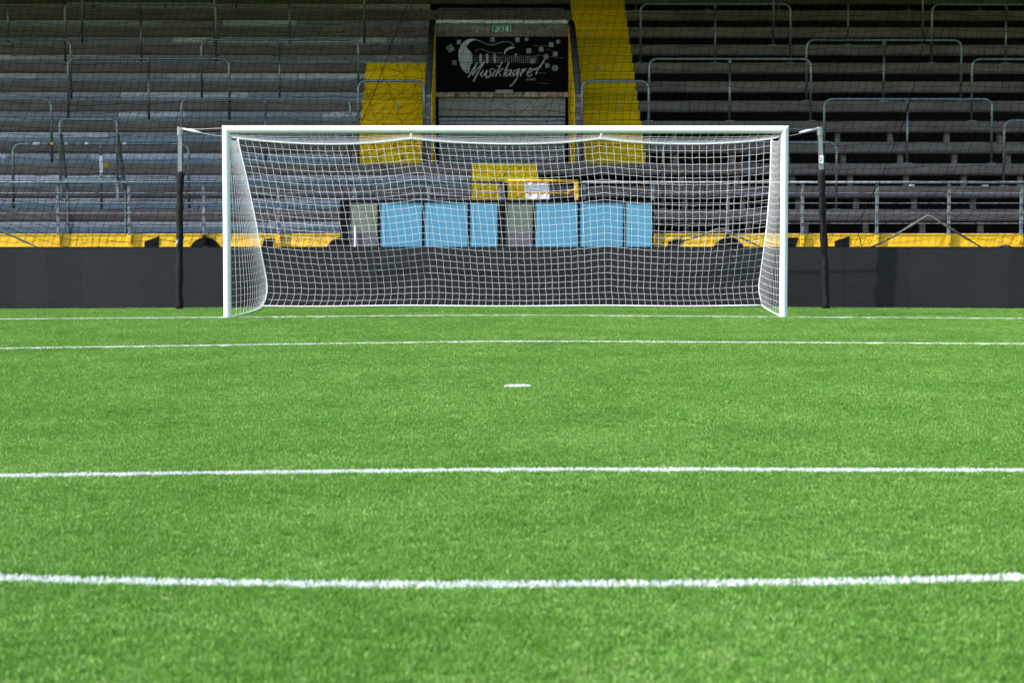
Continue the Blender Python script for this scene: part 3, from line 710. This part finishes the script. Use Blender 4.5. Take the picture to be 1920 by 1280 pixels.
# net
net = empty('goal_net', (0, 1.0, 0)); tag(net, 'white square mesh goal net hanging behind the posts and crossbar', 'goal net')
NU, NV, ND = 74, 25, 20
def sm(x): return x*x*(3-2*x)
peaks = [0, .4248, .7745-.095, 1]                       # hung up at the corners and at the two straps
uL = (px_x(770, 262, 2.0)+3.79)/7.60; uR = (px_x(1127, 262, 2.0)+3.79)/7.60; peaks = [0, uL, uR, 1]
def sag(u):
    for a, b in zip(peaks[:-1], peaks[1:]):
        if u <= b+1e-9:
            t = (u-a)/(b-a); return 4*t*(1-t)*(.085 if (b-a) > .3 else .08)
    return 0
ztop = pix(960, 262.5, 2.0).z; zbot = .022
eL = lambda v: float(np.interp(v, [0, .25, .5, .75, .86, .94, 1], [-3.79, -3.66, -3.55, -3.46, -3.42, -3.43, -3.50]))
eR = lambda v: float(np.interp(v, [0, .25, .5, .75, .9, 1], [3.80, 3.79, 3.76, 3.71, 3.68, 3.74]))
eY = lambda v: float(np.interp(v, [0, .3, .6, .85, 1], [2.0, 2.03, 2.14, 2.34, 2.42]))
def backp(u, v):
    drift = .12*v*math.sin(math.pi*u)*.8
    xx = eL(v)+(eR(v)-eL(v))*u+drift*(1 if u > .1 else u*10)*(1-max(0, (u-.85)/.15))
    c = math.exp(-((u-0)/.03)**2)*.05+math.exp(-((u-1)/.03)**2)*.06
    zz = ztop-sag(u)*(1-v**4)-c*math.sin(math.pi*min(1, v*1.1))*(1 if v < .9 else .4); zz = zz+(zbot-zz)*v if False else (ztop-(ztop-zbot)*v)-(sag(u)*(1-v**5)-.02*(1-v))-c*(v > 0)*(1-v**6)*-.5*0
    yy = eY(v)+.05*math.sin(math.pi*v)*math.sin(math.pi*u)+.012*math.sin(9*u+5*v)
    q = math.sin(u*431.7+v*97.3)*.004; q2 = math.sin(u*263.1-v*311.9)*.004
    return (xx+(q if 0 < u < 1 and v < 1 else 0), yy, zz+.006*math.sin(17*u+3*v)+(q2 if 0 < v < 1 else 0))
def topp(u, d):
    a = Vector((-gx+2*gx*u, .045, gz-.045)); b = Vector(backp(u, 0)); p = a.lerp(b, d)
    p.z -= .045*math.sin(math.pi*d)*(.4+sag(u)*8); return tuple(p)
def sidep(s, d, v):
    zpost = gz-.04; a = Vector((s*(gx-.01), .055, zpost+(zbL+.03-zpost)*v)); b = Vector(backp(0 if s < 0 else 1, v)); p = a.lerp(b, d)
    p.x += (-s)*(.085 if s < 0 else .02)*math.sin(math.pi*d)*math.sin(math.pi*min(.5, v*.6))
    p.z -= .07*math.sin(math.pi*d)*(1-v)
    return tuple(p)
def netpanel(name, fn, nu, nv, r, hem_v1=False):
    A, Bq = [], []
    G = [[fn(i/nu, j/nv) for i in range(nu+1)] for j in range(nv+1)]
    for j in range(nv+1):
        for i in range(nu+1):
            if i < nu: A.append(G[j][i]); Bq.append(G[j][i+1])
            if j < nv: A.append(G[j][i]); Bq.append(G[j+1][i])
    return strands(name, A, Bq, r, M['cord'], net, 4)
NR = .0017
netpanel('back_panel', backp, NU, NV, NR); netpanel('top_panel', lambda u, d: topp(u, d**.62), 67, 15, NR*.8)
netpanel('side_panel', lambda d, v: sidep(-1, d**.7, v), 19, NV+2, NR*.8); netpanel('side_panel', lambda d, v: sidep(1, d**.8, v), 17, NV+2, NR*.8)
m = MB(); m.tube([backp(i/80, 0) for i in range(81)], .010, 6); m.build('top_rope', M['cord'], net, True)
m = MB(); m.tube([backp(0, i/24) for i in range(25)], .008, 6); m.build('corner_rope', M['cord'], net, True)
m = MB(); m.tube([backp(1, i/24) for i in range(25)], .008, 6); m.build('corner_rope', M['cord'], net, True)
m = MB(); m.tube([sidep(-1, 1-i/10, 1) for i in range(10)]+[sidep(-1, 0, 1)], .009, 6); m.build('ground_rope', M['cord'], net, True)
m = MB(); m.tube([backp(i/80, 1) for i in range(81)], .010, 6); m.build('ground_rope', M['cord'], net, True)
m = MB(); m.tube([sidep(1, i/10, 1) for i in range(11)], .009, 6); m.build('ground_rope', M['cord'], net, True)
for pxs in (770, 1127):
    b = Vector(backp((px_x(pxs, 262, 2.0)+3.79)/7.60, 0)); m = MB()
    t = Vector((b.x+.03, b.y-.12, b.z+.10)); m.tube([tuple(b), tuple(b.lerp(t, .5)+Vector((-.01, 0, 0))), tuple(t)], [.014, .012, .016], 6); m.build('strap', M['cord'], net, True)
# poles that hold the net out
def pole(pt, pb, psleeve, label, corner, sticker):
    py = 2.42; b = pix(pb[0], pb[1], py); b.z = float(zg(np.array(b.x), np.array(py)))-.01; t = pix(pt[0], pt[1], py-.10)
    e = empty('net_pole', b); tag(e, label, 'pole', 'poles beside the goal')
    L = lambda s: b.lerp(t, s); ss = (pix(0, psleeve, py).z-b.z)/(t.z-b.z)
    m = MB(); m.tube([tuple(L(0)), tuple(L(.995))], .041, 4); o = m.build('steel_pole', M['alu'], e)
    m = MB(); m.tube([tuple(L(.955)), tuple(L(1))], .045, 8); m.build('cap', M['alu'], e)
    n = 26; m = MB(); m.tube([tuple(L(ss*i/n)+Vector((random.uniform(-.006, .006), 0, 0))) for i in range(n+1)], [.050+.004*math.sin(i*1.1)+random.uniform(-.003, .005) for i in range(n+1)], 14); m.build('foam_sleeve', M['rubber'], e, True)
    s = 1 if t.x > 0 else -1; q = L(.99)
    tgt = Vector((s*(gx+.03), .03, gz+.02)); m = MB(); m.tube([tuple(q), tuple(q.lerp(tgt, .5)-Vector((0, 0, .01))), tuple(tgt)], .0028, 6); m.build('guy_rope', M['rope'], e)
    tgt = Vector(backp(0 if s < 0 else 1, 0)); m = MB(); m.tube([tuple(q), tuple(q.lerp(tgt, .5)-Vector((0, 0, .012))), tuple(tgt)], .0028, 6); m.build('guy_rope', M['rope'], e)
    m = MB(); k = q+Vector((-s*.04, -.02, 0)); m.tube([tuple(k), tuple(k+Vector((-s*.16, -.05, -.035))), tuple(k+Vector((-s*.27, -.08, -.055)))], [.012, .02, .006], 6); m.build('rope_tail', M['cord'], e, True)
    if sticker:
        c = L((pix(0, 299, py).z-b.z)/(t.z-b.z)); m = MB(); m.box(c.x-.031, c.x+.031, c.y-.033, c.y-.0295, c.z-.055, c.z+.055); st = m.build('sticker', M['sticker_white'], e)
        m = MB(); m.ribbon([(c.x+.015, c.z+.03), (c.x-.018, c.z+.016), (c.x+.016, c.z-.008), (c.x-.018, c.z-.03)], .012, c.y-.0345, c.y-.0332); m.build('print', M['black_paint'], st)
    else:
        c = L(.37); m = MB(); m.tube([(c.x-.025, c.y-.045, c.z-.06), (c.x-.03, c.y-.05, c.z), (c.x-.015, c.y-.045, c.z+.05)], [.012, .02, .006], 7); m.build('torn_tape', M['alu'], e, True)
pole((338, 238), (336, 577), 322, 'grey steel pole in a torn black foam sleeve left of the goal', 0, False)
pole((1537, 238), (1549, 575), 318, 'leaning grey steel pole in a black foam sleeve right of the goal, with white sticker', 1, True)

# ------------------------------------------------------------------ black safety net in front of the stand
SNY = 6.40
sn = empty('safety_net', (0, SNY, .7)); tag(sn, 'black ball stop net hung in front of the stand, its hem drawn up in places', 'safety net')
def nx_(p, q): return px_x(p, q, SNY)
hemk = [(-14, .66), (nx_(-170, 460), .66), (nx_(-62, 404), pix(0, 404, SNY).z), (nx_(80, 463), .76), (nx_(120, 466), .66), (nx_(1225, 465), .66), (nx_(1250, 460), .80), (nx_(1352, 428), pix(0, 428, SNY).z), (nx_(1425, 460), .80),
        (nx_(1455, 466), .66), (nx_(1600, 467), .68), (nx_(1660, 452), pix(0, 452, SNY).z), (nx_(1741, 403), pix(0, 403, SNY).z), (nx_(1800, 440), pix(0, 440, SNY).z), (nx_(1845, 463), .76), (nx_(1870, 462), .79), (nx_(1885, 457), .83), (nx_(1900, 462), .79), (nx_(1930, 468), .66), (14, .66)]
hx, hz = np.array([h[0] for h in hemk]), np.array([h[1] for h in hemk])
MS = .132; nI = int(24/MS); nJ = 43
I, J = np.meshgrid(np.arange(nI+1), np.arange(nJ+1)); Zb = .66+J*MS*.985
ph = RNG.uniform(0, 6, 8)
Xb = -13.2+I*MS+(Zb-.66)*(.25+.05*np.sin(I*.05))
Xb = Xb+.035*np.sin(Zb*1.9+I*.11+ph[0])+.02*np.sin(Zb*4.1+I*.37+ph[1])
wr = np.exp(-((Xb+1.9-.25*(Zb-2.5))/.75)**2)+.9*np.exp(-((Xb-.05-.25*(Zb-2.))/.45)**2)
Xw = Xb+wr*(.075*np.sin(J*1.7+I*2.3)+RNG.normal(0, .035, Xb.shape)); Zw = Zb+.025*np.sin(I*.21+J*.13+ph[2])+.012*np.sin(I*.9+J*.5)+wr*(.06*np.sin(I*1.9+J*.8)+RNG.normal(0, .03, Xb.shape))
Xw += RNG.normal(0, .006, Xb.shape); Zw += RNG.normal(0, .006, Xb.shape)
hem = np.interp(Xw, hx, hz); S = 1.25; t = np.clip((Zb-.66)/S, 0, 1)
Zw = np.where(t < 1, Zw+(hem-.66)*(1-t)**1.3, Zw); Zw = np.where(J == 0, hem, Zw)
for ax in (nx_(1741, 403), nx_(1352, 428), nx_(-62, 404)):
    d = Xw-ax; Xw = Xw-d*.55*np.exp(-(d/.5)**2)*(1-t)**2
Zw = np.where(J == 0, np.interp(Xw, hx, hz), Zw)
Yw = SNY+.05*np.sin(I*.09+ph[4])+.03*np.sin(I*.3+J*.17)+wr*.05*np.sin(I*1.3+J)
G = np.stack([Xw, Yw, Zw], -1)
A = np.concatenate([G[:, :-1].reshape(-1, 3), G[:-1].reshape(-1, 3)]); Bq = np.concatenate([G[:, 1:].reshape(-1, 3), G[1:].reshape(-1, 3)])
o = strands('mesh', A, Bq, .0036, M['black_cord'], sn, 3)
pts = [(float(x_), SNY-.02, float(np.interp(x_, hx, hz))) for x_ in np.arange(-12, 12.01, .08)]
m = MB(); m.tube(pts, [.014+.008*max(0, min(1, (p_[2]-.75)*3))+.004*math.sin(i*1.7) for i, p_ in enumerate(pts)], 6); m.build('hem_rope', M['hem'], sn, True)
def cordline(pl, r=.006):
    m = MB(); m.tube([tuple(pix(a, b, SNY-.02)) for a, b in pl], r, 5); m.build('seam_cord', M['black_cord'], sn)
cordline([(775, -20), (745, 55), (725, 110), (700, 180), (668, 250), (640, 305), (612, 325), (640, 350), (655, 378)])
cordline([(1735, 60), (1722, 130), (1712, 165), (1695, 225), (1668, 295), (1648, 345), (1630, 372), (1620, 400), (1603, 420), (1610, 440), (1616, 462)])
cordline([(985, 235), (962, 300), (945, 330), (925, 372)], .005)
# top cord on which the net hangs, just under the roof edge
m = MB(); m.tube([(-13, SNY, 6.2), (13, SNY, 6.2)], .012, 6); m.build('head_rope', M['black_cord'], sn)
for x in range(-12, 13, 3):
    m = MB(); m.tube([(x, SNY, 6.2), (x, SNY, 6.5)], .006, 5); m.build('hanger', M['black_cord'], sn)

# ------------------------------------------------------------------ litter left on the terraces
for i, (px, k, dx, dz, lab) in enumerate(((1709, 2, .05, .035, 'small crumpled white paper scrap on the right terrace, above the drawn up net hem'),
                                          (1847, 2, .06, .022, 'flat pale paper scrap on the right terrace near the picture edge'))):
    y = YK(k)+.03; x = px_x(px, 355, y); z = HK(k); m = MB()
    rim = [(x+dx*math.cos(a)*random.uniform(.7, 1.2), y+.03*math.sin(a), z+.002+dz*random.uniform(.3, 1)) for a in np.linspace(0, 5.5, 8)]
    m.add([(x, y, z+dz)]+rim+[(p_[0], p_[1], z+.001) for p_ in rim], [(0, j+1, (j+1) % 8+1) for j in range(8)]+[(j+1, j+9, (j+1) % 8+9, (j+1) % 8+1) for j in range(8)])
    tag(m.build('paper_scrap', M['sheet']), lab, 'litter')
